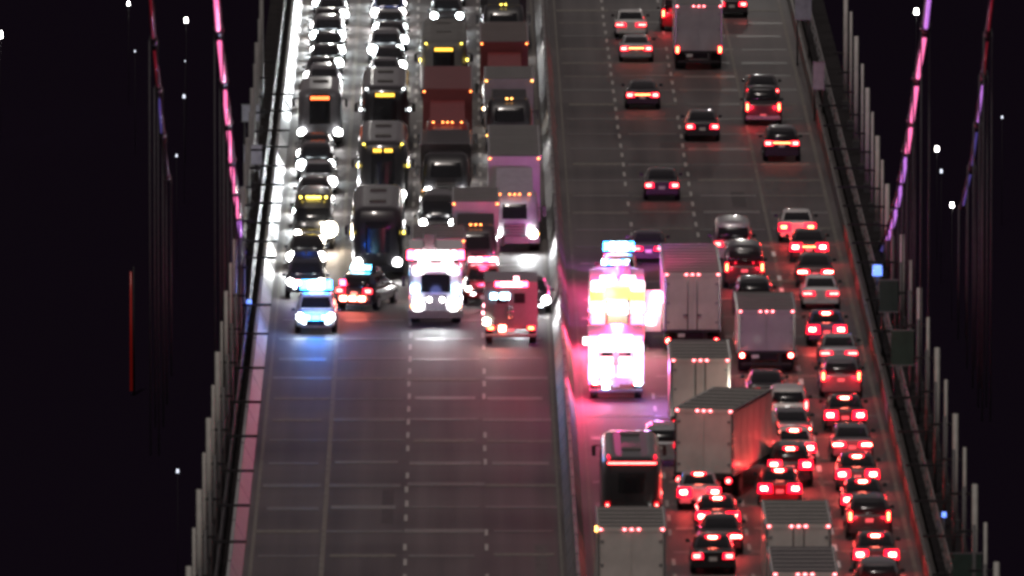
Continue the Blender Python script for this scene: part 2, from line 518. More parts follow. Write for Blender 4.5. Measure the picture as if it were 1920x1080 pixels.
def end_glass(rg, z0, z1, sgn, k0=0.84, k1=0.84, off=0.014, bulge=0.0):
    rows = []
    for i in range(9):
        z = z0 + (z1 - z0) * i / 8
        yr, yf, w = gh(rg, z)
        k = k0 + (k1 - k0) * i / 8
        row = []
        for j in range(9):
            t = -1 + 2 * j / 8
            xx = t * k * w
            yy = (yr + yf) / 2 + sgn * ((yf - yr) / 2 * (1 - (abs(t) * k) ** 5) ** 0.2 + off + bulge * (1 - (i / 4.0 - 1) ** 2) * (1 - .5 * t * t))
            row.append((xx, yy, z))
        rows.append(row if sgn < 0 else row[::-1])
    return MB().grid(rows)
def side_glass(rg, z0, z1, f0, f1, sx, off=0.014):
    rows = []
    for i in range(4):
        z = z0 + (z1 - z0) * i / 3
        yr, yf, w = gh(rg, z)
        row = []
        for j in range(7):
            f = f0 + (f1 - f0) * j / 6
            row.append((sx * (w * (1 - abs(f) ** 5) ** 0.2 + off), (yr + yf) / 2 + f * (yf - yr) / 2, z))
        rows.append(row if sx > 0 else row[::-1])
    return MB().grid(rows)
def wheels(root, spots, r, w):
    for x, y in spots:
        wl = part("wheel", "wheel_%.2f_%.2f" % (r, w), lambda: MB().cyl((-w / 2, 0, 0), (w / 2, 0, 0), r, n=16), "rubber", root, (x, y, r))
        s = 1 if x > 0 else -1
        part("rim", "rim_%.2f" % r, lambda: MB().cyl((-0.02, 0, 0), (0.02, 0, 0), r * 0.62, n=12), "rim", wl, (s * (w / 2 + 0.008), 0, 0))

KIND = {
    'sedan': dict(L=4.7, body=[(0, .45, .95, .80), (.07, .33, 1.03, .87), (.6, .22, 1.06, .90), (1.5, .2, 1.0, .91), (3.2, .2, .96, .91), (3.9, .22, .90, .90), (4.5, .28, .78, .85), (4.7, .4, .66, .74)],
                  house=[(.92, .5, 3.6, .83), (1.18, .92, 3.1, .75), (1.38, 1.3, 2.66, .66), (1.44, 1.45, 2.5, .58), (1.465, 1.65, 2.3, .42)], zt=.80, zg=(.98, 1.38), wr=.33),
    'coupe': dict(L=4.6, body=[(0, .45, .98, .80), (.07, .33, 1.04, .89), (.6, .22, 1.06, .93), (1.5, .2, .98, .93), (3.2, .2, .92, .92), (3.9, .22, .86, .91), (4.4, .28, .74, .85), (4.6, .4, .62, .74)],
                  house=[(.9, .35, 3.4, .83), (1.1, .8, 2.95, .75), (1.3, 1.35, 2.5, .64), (1.37, 1.55, 2.35, .55), (1.39, 1.7, 2.2, .4)], zt=.80, zg=(.98, 1.3), wr=.34),
    'suv': dict(L=4.65, body=[(0, .5, 1.02, .84), (.07, .36, 1.10, .91), (.6, .25, 1.12, .95), (3.2, .25, 1.08, .95), (3.9, .27, 1.02, .93), (4.45, .32, .9, .87), (4.65, .45, .8, .75)],
                house=[(1.05, .06, 3.65, .88), (1.35, .22, 3.15, .81), (1.6, .44, 2.78, .71), (1.68, .58, 2.6, .62), (1.71, .8, 2.4, .45)], zt=.98, zg=(1.12, 1.56), wr=.36),
    'van': dict(L=5.2, body=[(0, .45, 1.05, .90), (.06, .34, 1.12, .96), (.6, .24, 1.14, .99), (4.0, .24, 1.12, .99), (4.6, .28, 1.05, .95), (5.0, .34, .92, .88), (5.2, .45, .8, .78)],
                house=[(1.06, .05, 4.75, .94), (1.5, .12, 4.2, .89), (1.9, .24, 3.7, .81), (2.0, .38, 3.5, .72), (2.04, .6, 3.2, .5)], zt=1.0, zg=(1.2, 1.78), wr=.36),
    'tallvan': dict(L=5.8, body=[(0, .45, 1.1, .93), (.05, .34, 1.2, .99), (.6, .28, 1.22, 1.0), (4.5, .28, 1.2, 1.0), (5.2, .3, 1.1, .97), (5.6, .36, .98, .92), (5.8, .46, .86, .84)],
                house=[(1.1, .03, 5.3, .97), (1.7, .07, 4.8, .94), (2.35, .14, 4.2, .89), (2.5, .28, 4.0, .8), (2.55, .6, 3.7, .55)], zt=1.0, zg=(1.35, 1.95), wr=.36),
    'pickup': dict(L=5.6, body=[(0, .5, 1.08, .88), (.05, .42, 1.14, .95), (.6, .32, 1.15, .97), (3.6, .3, 1.15, .97), (4.6, .32, 1.12, .96), (5.35, .38, 1.02, .92), (5.6, .5, .9, .84)],
                house=[(1.1, 1.95, 4.3, .88), (1.42, 2.1, 3.85, .80), (1.72, 2.3, 3.45, .7), (1.81, 2.42, 3.25, .6), (1.84, 2.6, 3.05, .45)], zt=.95, zg=(1.2, 1.66), wr=.4),
}

def lightbar(root, kinds, y, z, width=1.2):
    bar = box("lightbar", (width, .28, .06), (0, y, z), "trim", root)
    n = len(kinds)
    for i, k in enumerate(kinds):
        xx = -width / 2 + width * (i + .5) / n
        part("strobe_module", "mod_%.3f" % (width / n), lambda: MB().box((0, 0, 0), (width / n * .94, .26, .2), .86), k, bar, (xx, 0, .13))
    return bar

def car(label, px, py, kind='sedan', col='dark', face='rear', tail='pair', lvl=0, third=None, hl='headlamp', beam=0, yaw=0.0, group=None, name=None, cat=None, plate=True, hsize=.15):
    K = KIND[kind]
    X, Y = G(px, py)
    L = K['L']
    nm = name or {'sedan': 'car', 'coupe': 'car', 'suv': 'sport_utility_vehicle', 'van': 'minivan', 'tallvan': 'cargo_van', 'pickup': 'pickup_truck'}[kind]
    ct = cat or {'suv': 'suv', 'van': 'van', 'tallvan': 'van', 'pickup': 'pickup'}.get(kind, 'car')
    if face == 'rear':
        root = thing(nm, label, ct, (X, Y, 0), yaw, group)
    else:
        root = thing(nm, label, ct, (X + math.sin(-yaw) * L, Y + L * math.cos(yaw), 0), math.pi + yaw, group)
    pm = "paint_" + col
    part("body", kind + "_body", lambda: body_loft(K['body']), pm, root)
    cab = part("cabin", kind + "_cabin", lambda: house_loft(K['house'], 5, True), pm, root)
    z0, z1 = K['zg']
    part("rear_window", kind + "_rw", lambda: end_glass(K['house'], z0, z1, -1, bulge=.11 if kind in ('sedan', 'coupe') else .07), "glass", cab)
    part("windshield", kind + "_ws", lambda: end_glass(K['house'], z0, z1, 1, bulge=.09), "glass", cab)
    for sx in (-1, 1):
        for f0, f1 in ((-.62, -.06), (.0, .62)):
            part("side_window", "%s_sw%d%.1f" % (kind, sx, f0), lambda: side_glass(K['house'], z0 + .02, z1 - .02, f0, f1, sx), "glass", cab)
        part("mirror", "mirror", lambda: MB().box((0, 0, 0), (.2, .12, .14), .8), "trim", root, (sx * (K['body'][2][3] + .08), L * .68, 1.02))
    wb = K['body'][2][3] - .1
    wheels(root, [(s * wb, yy) for s in (-1, 1) for yy in (.85, L - .9)], K['wr'], .22)
    if kind == 'pickup':
        part("truck_bed", "bed", lambda: MB().box((0, .98, 1.151), (1.6, 1.7, .02)), "trim", root)
        box("tailgate", (1.5, .03, .5), (0, -.012, .82), pm, root)
    if face == 'rear':
        zt = K['zt']; wr = K['body'][1][3]
        bright = lvl >= 2
        lens = "tail_lens_bright" if lvl >= 1 else "tail_lens"
        core = "tail_core_bright" if lvl >= 2 else "tail_core"
        if lvl == 3: core = "tail_orange"
        for sx in (-1, 1):
            if tail == 'vert':
                tl = part("taillight", "tl_v", lambda: MB().box((0, 0, 0), (.17, .1, .46), .9), lens, root, (sx * (wr - .12), -.01, zt + .05))
                box("bulb", (.09, .03, .32), (0, -.055, 0), core, tl)
            elif tail == 'wide':
                tl = part("taillight", "tl_w", lambda: MB().box((0, 0, 0), (.60, .1, .2), .9), lens, root, (sx * (wr - .31), -.01, zt))
                box("bulb", (.40, .03, .085), (sx * .06, -.055, 0), core, tl)
            else:
                tl = part("taillight", "tl_p%d" % bright, lambda: MB().box((0, 0, 0), (.64, .12, .40) if bright else (.46, .1, .25), .9), lens, root, (sx * (wr - .25), -.01, zt))
                box("bulb", (.27, .03, .15), (sx * .04, -.055, 0), core, tl)
        if lvl >= 2:
            for sx in (-1, 1):
                lamp('POINT', root, (sx * (wr - .3), -.42, zt), 42, (1.0, .012, .035), .12, name="taillight_glow")
        if tail == 'bar':
            lb = box("light_strip", (2 * wr - .9, .06, .09), (0, -.02, zt + .02), lens, root)
            box("bulb", (2 * wr - .92, .02, .05), (0, -.035, 0), "tail_orange" if lvl >= 1 else "tail_core", lb)
        if third is None:
            third = lvl == 2 and tail == 'pair'
        if third:
            zz = K['house'][2][0] + .02
            yr, yf, w = gh(K['house'], zz)
            bk = box("brake_light", (.62, .05, .15), (0, yr - .05, zz), "tail_lens_bright", root)
            box("bulb", (.34, .03, .08), (0, -.03, 0), "tail_core_bright", bk)
        lamp('SPOT', root, (0, L + .2, .7), 22, (1.0, .95, .88), .15, (R(86), 0, 0), R(80), "headlight_beam")
        if plate:
            box("licence_plate", (.32, .02, .16), (0, -.03, zt - .12 if kind != 'pickup' else .55), "plate", root)
        box("bumper", (2 * wr - .1, .14, .2), (0, -.01, .44), pm if kind != 'pickup' else 'chrome', root)
    else:
        zf = .68 if kind in ('sedan', 'coupe') else .84
        wf = K['body'][-2][3]
        for sx in (-1, 1):
            part("headlight", "hl_%.2f" % hsize, lambda: MB().cyl((0, -.06, 0), (0, .06, 0), hsize, hsize * .92, n=14), hl, root, (sx * (wf - .16), L + .0, zf))
        for sx in (-1, 1):
            box("running_light", (.2, .05, .1), (sx * (wf - .4), L + .04, zf - .26), "marker_white", root)
        box("grille", (.9, .04, .2), (0, L + .005, zf - .12), "trim", root)
        box("licence_plate", (.32, .02, .15), (0, L + .03, .42), "plate", root)
        if beam:
            lamp('SPOT', root, (.55, L + .25, zf), beam, (0.93, 0.98, 1.0), .12, (R(94), 0, R(-20)), R(110), "headlight_beam")
    return root

def markers(root, xs, y, z, mat, s=(.10, .05, .07)):
    for x in xs:
        box("marker_light", s, (x, y, z), mat, root)

def box_truck(label, px, py, face='rear', L=7.6, W=2.5, H=3.75, zb=1.0, col='trailer_white', cab='white', mk='marker_red', yaw=0.0, lvl=1, rods=True, semi=False, hl='headlamp', name=None, cat='truck', lamps='round', front_mk=5, hl_on=True, cabh=2.75, tailz=.82, dark_doors=False, group=None, amber=False, beam=0, roof='trailer_roof'):
    X, Y = G(px, py)
    CL = 2.6 if not semi else 4.6                    # cab length
    T = L + CL
    if face == 'rear':
        root = thing(name or ("articulated_lorry" if semi else "box_truck"), label, cat, (X, Y, 0), yaw, group)
    else:
        root = thing(name or ("articulated_lorry" if semi else "box_truck"), label, cat, (X, Y + T, 0), math.pi + yaw, group)
    hz = H - zb
    bx_ = part("cargo_box", "cb_%.2f_%.2f_%.2f_%.2f" % (L, W, H, zb), lambda: MB().box((0, L / 2, zb + hz / 2), (W, L, hz)), col, root)
    part("roof_skin", "rs_%.2f_%.2f_%.2f" % (L, W, H), lambda: MB().box((0, L / 2, H + .012), (W - .12, L - .12, .024)), roof, bx_)
    for i in range(int(L / 1.2)):
        box("roof_bow", (W - .2, .05, .02), (0, .7 + i * 1.2, H + .034), col, bx_)
    for sx in (-1, 1):                                # corner posts, top rails, bottom rails
        box("top_rail", (.07, L + .02, .12), (sx * (W / 2 + .012), L / 2, H - .05), "chrome", bx_)
        box("bottom_rail", (.07, L + .02, .14), (sx * (W / 2 + .012), L / 2, zb + .08), "chrome", bx_)
        box("corner_post", (.09, .05, hz - .05), (sx * (W / 2 - .045), -.022, zb + hz / 2), "chrome" if face == 'rear' else col, bx_)
        for i in range(int(L / 1.25)):                # side panels stand a little proud
            box("side_panel", (.02, 1.17, hz - .32), (sx * (W / 2 + .011), .75 + i * 1.25, zb + hz / 2), col, bx_)
    # rear doors
    dw = (W - .28) / 2
    for sx in (-1, 1):
        d = box("door", (dw, .05, hz - .34), (sx * (dw / 2 + .012), -.026, zb + hz / 2 - .02), col, bx_)
        if rods:
            part("lock_rod", "rod_%.2f" % hz, lambda: MB().cyl((0, 0, -hz / 2 + .1), (0, 0, hz / 2 - .1), .028, n=6), "trim" if dark_doors else "rim", d, (-sx * (dw / 2 - .2), -.05, 0))
            box("door_handle", (.2, .05, .05), (-sx * (dw / 2 - .3), -.06, -.55), "trim", d)
        for zz in (-.32, 0, .32):
            box("hinge", (.12, .03, .09), (sx * (dw / 2 - .06), -.035, zz * hz), "rim", d)
    box("header", (W - .02, .06, .17), (0, -.032, H - .09), col, bx_)
    box("sill", (W - .02, .06, .12), (0, -.034, zb + .06), "trim", bx_)
    if face == 'rear':
        if mk:
            markers(root, (-W / 2 + .12, -.28, 0, .28, W / 2 - .12), -.08, H - .07, mk)
        lens = "tail_lens_bright" if lvl else "tail_lens"
        for sx in (-1, 1):
            if lamps == 'round':
                tl = part("taillight", "tl_r", lambda: MB().cyl((0, 0.04, 0), (0, -.04, 0), .15, .13, n=12), lens, root, (sx * (W / 2 - .2), -.06, tailz))
                part("bulb", "tl_rb", lambda: MB().cyl((0, 0.01, 0), (0, -.03, 0), .09, n=10), "tail_core_bright" if lvl > 1 else "tail_core", tl, (0, -.05, 0))
            else:
                tl = part("taillight", "tl_bt", lambda: MB().box((0, 0, 0), (.2, .08, .42)), lens, root, (sx * (W / 2 - .14), -.07, tailz))
                box("bulb", (.12, .03, .3), (0, -.05, 0), "tail_orange", tl)
        box("underride_guard", (W - .3, .1, .12), (0, .05, .48), "trim", root)
        for sx in (-1, 1):
            box("guard_bracket", (.1, .08, zb - .5), (sx * .6, .06, .5 + (zb - .5) / 2), "trim", root)
            box("mud_flap", (.5, .02, .62), (sx * (W / 2 - .38), .5, .5), "rubber", root)
        box("licence_plate", (.32, .02, .16), (-.5, -.075, zb - .12), "plate", root)
    if amber:
        box("marker_light", (.1, .08, .22), (-W / 2 - .05, -.05, H - .05), "marker_amber", root)
    box("chassis", (1.0, T - 1.0, .3), (0, T / 2, .75), "trim", root)
    # cab
    cw = W - .15
    y0 = L + .25
    st = [(.55, y0, T - .1, cw / 2 - .05), (1.0, y0, T, cw / 2), (1.55, y0, T - .05, cw / 2), (2.2, y0, T - .35, cw / 2 - .05), (cabh - .12, y0 + .05, T - .7, cw / 2 - .12), (cabh, y0 + .3, T - 1.0, cw / 2 - .35)]
    key = "cab_%.2f_%.2f_%.2f" % (L, CL, cabh) + str(W)
    cabo = part("cab", key, lambda: house_loft(st, 7), "paint_" + cab if "paint_" + cab in M else cab, root)
    part("windshield", key + "ws", lambda: end_glass(st, 1.62, 2.32, 1, .88, .84, .02), "glass", cabo)
    for sx in (-1, 1):
        part("side_window", key + "sw%d" % sx, lambda: side_glass(st, 1.62, 2.25, .1, .75, sx, .02), "glass", cabo)
    wsp = [(s * (W / 2 - .3), yy) for s in (-1, 1) for yy in ((1.6, T - 1.0) if not semi else (1.4, 2.7, L - 1.0, T - 1.0))]
    wheels(root, wsp, .48, .5)
    if face == 'front':
        box("grille", (1.1, .06, .6), (0, T + .01, 1.1), "trim", cabo)
        for i in range(4):
            box("grille_bar", (1.0, .03, .05), (0, T + .05, .9 + i * .14), "chrome", cabo)
        box("bumper", (W - .1, .22, .34), (0, T + .05, .62), "chrome" if cab != 'dark' else 'trim', root)
        for sx in (-1, 1):
            h = part("headlight", "hl_t", lambda: MB().cyl((0, -.06, 0), (0, .06, 0), .21, n=14), hl if hl_on else "glass", root, (sx * (W / 2 - .36), T + .16, .92))
            box("mirror_arm", (.3, .05, .05), (sx * (W / 2 + .05), T - .55, 2.1), "trim", root)
            part("mirror", "mirror_t", lambda: MB().box((0, 0, 0), (.16, .1, .5)), "trim", root, (sx * (W / 2 + .2), T - .5, 1.95))
            box("turn_light", (.12, .06, .1), (sx * (W / 2 - .13), T + .1, .92), "marker_amber", root)
        if front_mk:
            xs = (-.72, -.24, 0, .24, .72) if front_mk == 5 else ((-.24, 0, .24) if front_mk == 3 else (-.12, .12))
            markers(root, xs, T - .62, cabh + .02, mk or 'marker_amber')
            markers(root, (-W / 2 + .06, W / 2 - .06), L + .03, H - .1, mk or 'marker_amber')
        # wind fairing on top of the cab
        if H - cabh > .5:
            part("wind_fairing", key + "fair%.2f" % H, lambda: MB().grid([[(x, T - .9 - .25 * abs(x), cabh - .04) for x in (-.9, -.5, 0, .5, .9)], [(x * .97, L + .5, H - .5) for x in (-.9, -.5, 0, .5, .9)]][::-1]), "paint_" + cab if "paint_" + cab in M else cab, root)
        if beam:
            lamp('SPOT', root, (-.6, T + .5, .92), beam, (0.95, 0.98, 1.0), .12, (R(80), 0, 0), R(110), "headlight_beam")
    return root

def following_light(r, x, y, e):
    lamp('SPOT', r, (x, y, .9), e, (1.0, .9, .72), .15, (R(90), 0, 0), R(60), "headlight_beam")

def coach(label, px, py, face='front', L=12.0, W=2.55, H=3.4, col='dark', sign='sign_amber', mk='marker_yellow', hl='headlamp', hl_on=True, top_bar=False, group=None, name='bus', roof_lights=True, sidelights=True):
    X, Y = G(px, py)
    root = thing(name, label, "bus", (X, Y + (L if face == 'front' else 0), 0), math.pi if face == 'front' else 0, group)
    pm = "paint_" + col if "paint_" + col in M else col
    key = "bus_%.1f_%.1f" % (L, H)
    st = [(.35, .05, L - .12, W / 2 - .06), (.6, 0, L, W / 2), (1.2, 0, L, W / 2), (2.6, .03, L - .12, W / 2 - .02), (H - .22, .08, L - .28, W / 2 - .08), (H - .05, .3, L - .55, W / 2 - .28), (H, .8, L - 1.1, W / 2 - .6)]
    bd = part("body", key, lambda: house_loft(st, 9), pm, root)
    part("windshield", key + "ws", lambda: end_glass(st, 1.25, 2.75, 1, .9, .88, .02), "glass", bd)
    part("rear_window", key + "rw", lambda: end_glass(st, 1.9, 2.75, -1, .8, .8, .02), "glass", bd)
    for sx in (-1, 1):
        for i in range(6):
            f0 = -.88 + i * .29
            part("side_window", key + "sw%d%d" % (sx, i), lambda: side_glass(st, 1.6, 2.65, f0, f0 + .26, sx, .015), "glass", bd)
        part("mirror", "mirror_b", lambda: MB().box((0, 0, 0), (.16, .14, .42)), "trim", root, (sx * (W / 2 + .22), L + .12, 2.35))
        box("mirror_arm", (.3, .05, .05), (sx * (W / 2 + .06), L + .02, 2.58), "trim", root)
    for i in range(2):
        box("roof_hatch", (.8, .8, .06), (0, 3.2 + i * 5, H + .02), "trailer_roof", root)
    wheels(root, [(s * (W / 2 - .25), yy) for s in (-1, 1) for yy in (2.6, L - 2.7)], .48, .4)
    if face == 'front':
        if sign:
            sg = box("destination_sign", (1.15, .04, .3), (0, L - .13, H - .42), "trim", root)
            for i in range(7):
                if i != 3 or rnd.random() < .5:
                    box("sign_segment", (.11, .02, .17), (-.42 + i * .14, .035, 0), sign, sg)
        if roof_lights:
            markers(root, (-.95, .95), L - .3, H - .12, mk)
        for sx in (-1, 1):
            part("headlight", "hl_b", lambda: MB().cyl((0, -.05, 0), (0, .05, 0), .2, n=14), hl if hl_on else 'glass', root, (sx * .95, L + .04, .8))
            if sidelights:
                box("turn_light", (.1, .1, .12), (sx * (W / 2 - .02), L - .35, 2.2), mk, root)
        box("bumper", (W - .1, .16, .3), (0, L + .02, .5), "trim", root)
        box("licence_plate", (.32, .02, .15), (0, L + .11, .5), "plate", root)
    else:
        for sx in (-1, 1):
            tl = box("taillight", (.2, .06, .5), (sx * (W / 2 - .25), -.02, 1.3), "tail_lens", root)
            box("bulb", (.1, .03, .3), (0, -.04, 0), "tail_core", tl)
        if top_bar:
            tb = box("light_strip", (W - .5, .06, .1), (0, .06, H - .2), "tail_lens_bright", root)
            box("bulb", (W - .55, .02, .05), (0, -.035, 0), "tail_core", tb)
            for sx in (-1, 1):
                box("light_strip", (.08, .9, .06), (sx * (W / 2 - .3), .75, H - .02), "tail_lens_bright", root)
        box("engine_grille", (1.3, .04, .6), (0, -.02, 1.2), "trim", root)
        box("bumper", (W - .1, .14, .3), (0, -.03, .5), "trim", root)
    return root

def fire_engine(label, px, py, face, L=8.6, W=2.5):
    X, Y = G(px, py)
    root = thing("fire_engine", label, "fire engine", (X, Y + (L if face == 'front' else 0), 0), math.pi if face == 'front' else 0)
    bd = part("equipment_body", "fe_body", lambda: MB().box((0, 2.7, 1.85), (W, 5.4, 2.5)), "emergency_white", root)
    for sx in (-1, 1):
        for i in range(4):
            box("compartment_door", (.03, 1.12, 1.5), (sx * (W / 2 + .012), .75 + i * 1.28, 1.65), "rim", bd)
        box("reflective_stripe", (.012, 5.3, .16), (sx * (W / 2 + .036), 2.7, 2.65), "plate", bd)
    st = [(.5, 5.6, L - .05, W / 2 - .05), (.9, 5.6, L, W / 2), (1.6, 5.6, L, W / 2), (2.5, 5.6, L - .12, W / 2 - .02), (2.82, 5.65, L - .3, W / 2 - .1), (2.92, 5.9, L - .6, W / 2 - .4)]
    cab = part("cab", "fe_cab", lambda: house_loft(st, 8), "emergency_white", root)
    part("windshield", "fe_ws", lambda: end_glass(st, 1.6, 2.45, 1, .9, .9, .02), "glass", cab)
    for sx in (-1, 1):
        part("side_window", "fe_sw%d" % sx, lambda: side_glass(st, 1.65, 2.4, -.6, .75, sx, .02), "glass", cab)
    lad = part("ladder", "fe_ladder", lambda: MB().box((-.28, 3.0, 0), (.08, 6.2, .12)).box((.28, 3.0, 0), (.08, 6.2, .12)), "rim", root, (.3, 0, 3.35))
    for i in range(12):
        box("rung", (.5, .04, .04), (0, .3 + i * .5, 0), "rim", lad)
    wheels(root, [(s * (W / 2 - .3), yy) for s in (-1, 1) for yy in (2.0, L - 1.7)], .52, .42)
    box("bumper", (W + .05, .5, .35), (0, L + .2, .62), "chrome", root)
    box("tailboard", (W, .4, .1), (0, -.2, .55), "rim", root)
    if face == 'front':
        lb_ = lightbar(root, ["strobe_red", "strobe_pink", "strobe_white", "strobe_white", "strobe_white", "strobe_white", "strobe_pink", "strobe_red"], L - .8, 3.0, 2.7)
        lb_.scale = (1.0, 1.2, 2.0)
        box("grille", (1.0, .06, .7), (0, L + .01, 1.15), "rim", cab)
        for sx in (-1, 1):
            part("headlight", "hl_f", lambda: MB().cyl((0, -.05, 0), (0, .05, 0), .21, n=14), "headlamp", root, (sx * .84, L + .06, .98))
            part("fog_light", "hl_f2", lambda: MB().cyl((0, -.05, 0), (0, .05, 0), .09, n=12), "headlamp_warm", root, (sx * .3, L + .06, 1.26))
            box("warning_light", (.34, .08, .34), (sx * .98, L + .03, 1.75), "strobe_bluewhite", root)
            box("warning_light", (.5, .08, .34), (sx * .82, L - .08, 2.62), "strobe_white", root)
            box("scene_light", (.5, .1, .3), (sx * .55, L - .35, 2.9), "strobe_white", root)
            box("mirror_arm", (.35, .05, .05), (sx * (W / 2 + .1), L - .1, 2.3), "chrome", root)
            part("mirror", "mirror_t", lambda: MB().box((0, 0, 0), (.16, .1, .5)), "trim", root, (sx * (W / 2 + .25), L - .05, 2.1))
            box("turn_light", (.12, .06, .1), (sx * 1.12, L + .08, .95), "marker_amber", root)
        for x in (-.35, .0, .35):
            box("warning_light", (.3, .1, .2), (x, L - .2, 2.72), "strobe_white", root)
        lamp('SPOT', root, (0, L + .6, .98), 260, (0.92, 1.0, 0.98), .2, (R(56), 0, 0), R(75), "headlight_beam")
        lamp('POINT', root, (0, L - .4, 4.0), 120, (1.0, .2, .3), .3, name="strobe_glow")
        lamp('POINT', root, (0, L + 1.2, 1.8), 22, (.3, .35, 1.0), .3, name="strobe_glow")
    else:
        lightbar(root, ["strobe_bluewhite", "strobe_blue", "strobe_white", "strobe_white", "strobe_blue", "strobe_bluewhite"], L - .8, 3.02, 1.3)
        for sx in (-1, 1):
            d = box("rear_door", (.1, .04, 1.9), (sx * .5, -.02, 1.75), "chrome", bd)
            for zz, mt in ((2.95, "strobe_white"), (2.45, "strobe_yellow"), (1.95, "strobe_white"), (1.35, "strobe_red")):
                box("warning_light", (.55, .1, .42), (sx * .92, -.04, zz), mt, root)
            box("scene_light", (.6, .12, .3), (sx * .5, -.1, 3.25), "strobe_white", root)
            tl = box("taillight", (.3, .06, .3), (sx * 1.0, -.04, .85), "tail_lens_bright", root)
            box("bulb", (.2, .03, .2), (0, -.04, 0), "tail_core_bright", tl)
        box("arrow_board", (1.2, .1, .5), (0, -.05, 2.6), "strobe_yellow", root)
        box("scene_light", (.9, .1, .5), (0, -.06, 1.9), "strobe_white", root)
        # an open locker door on the right with lamps on it
        ld = box("locker_door", (.75, .06, 1.9), (W / 2 + .37, .3, 1.75), "emergency_white", bd)
        for zz, xx in ((.62, .2), (.1, .1), (-.4, -.1)):
            box("scene_light", (.42, .08, .46), (xx, -.07, zz), "strobe_white", ld)
        lamp('POINT', root, (-W / 2 - .25, .4, 1.3), 1700, (1.0, .05, .16), .3, name="strobe_glow")
        lamp('POINT', root, (W / 2 + .9, -.3, 2.4), 500, (1.0, .12, .30), .3, name="strobe_glow")
        lamp('POINT', root, (0, L - .6, 4.2), 500, (.7, .10, 1.0), .3, name="strobe_glow")
        lamp('POINT', root, (-.4, -.9, 2.5), 160, (1.0, .7, .3), .3, name="strobe_glow")
        lamp('POINT', root, (0, 1.0, 4.6), 1300, (1.0, .05, .26), .3, name="strobe_glow")
    return root

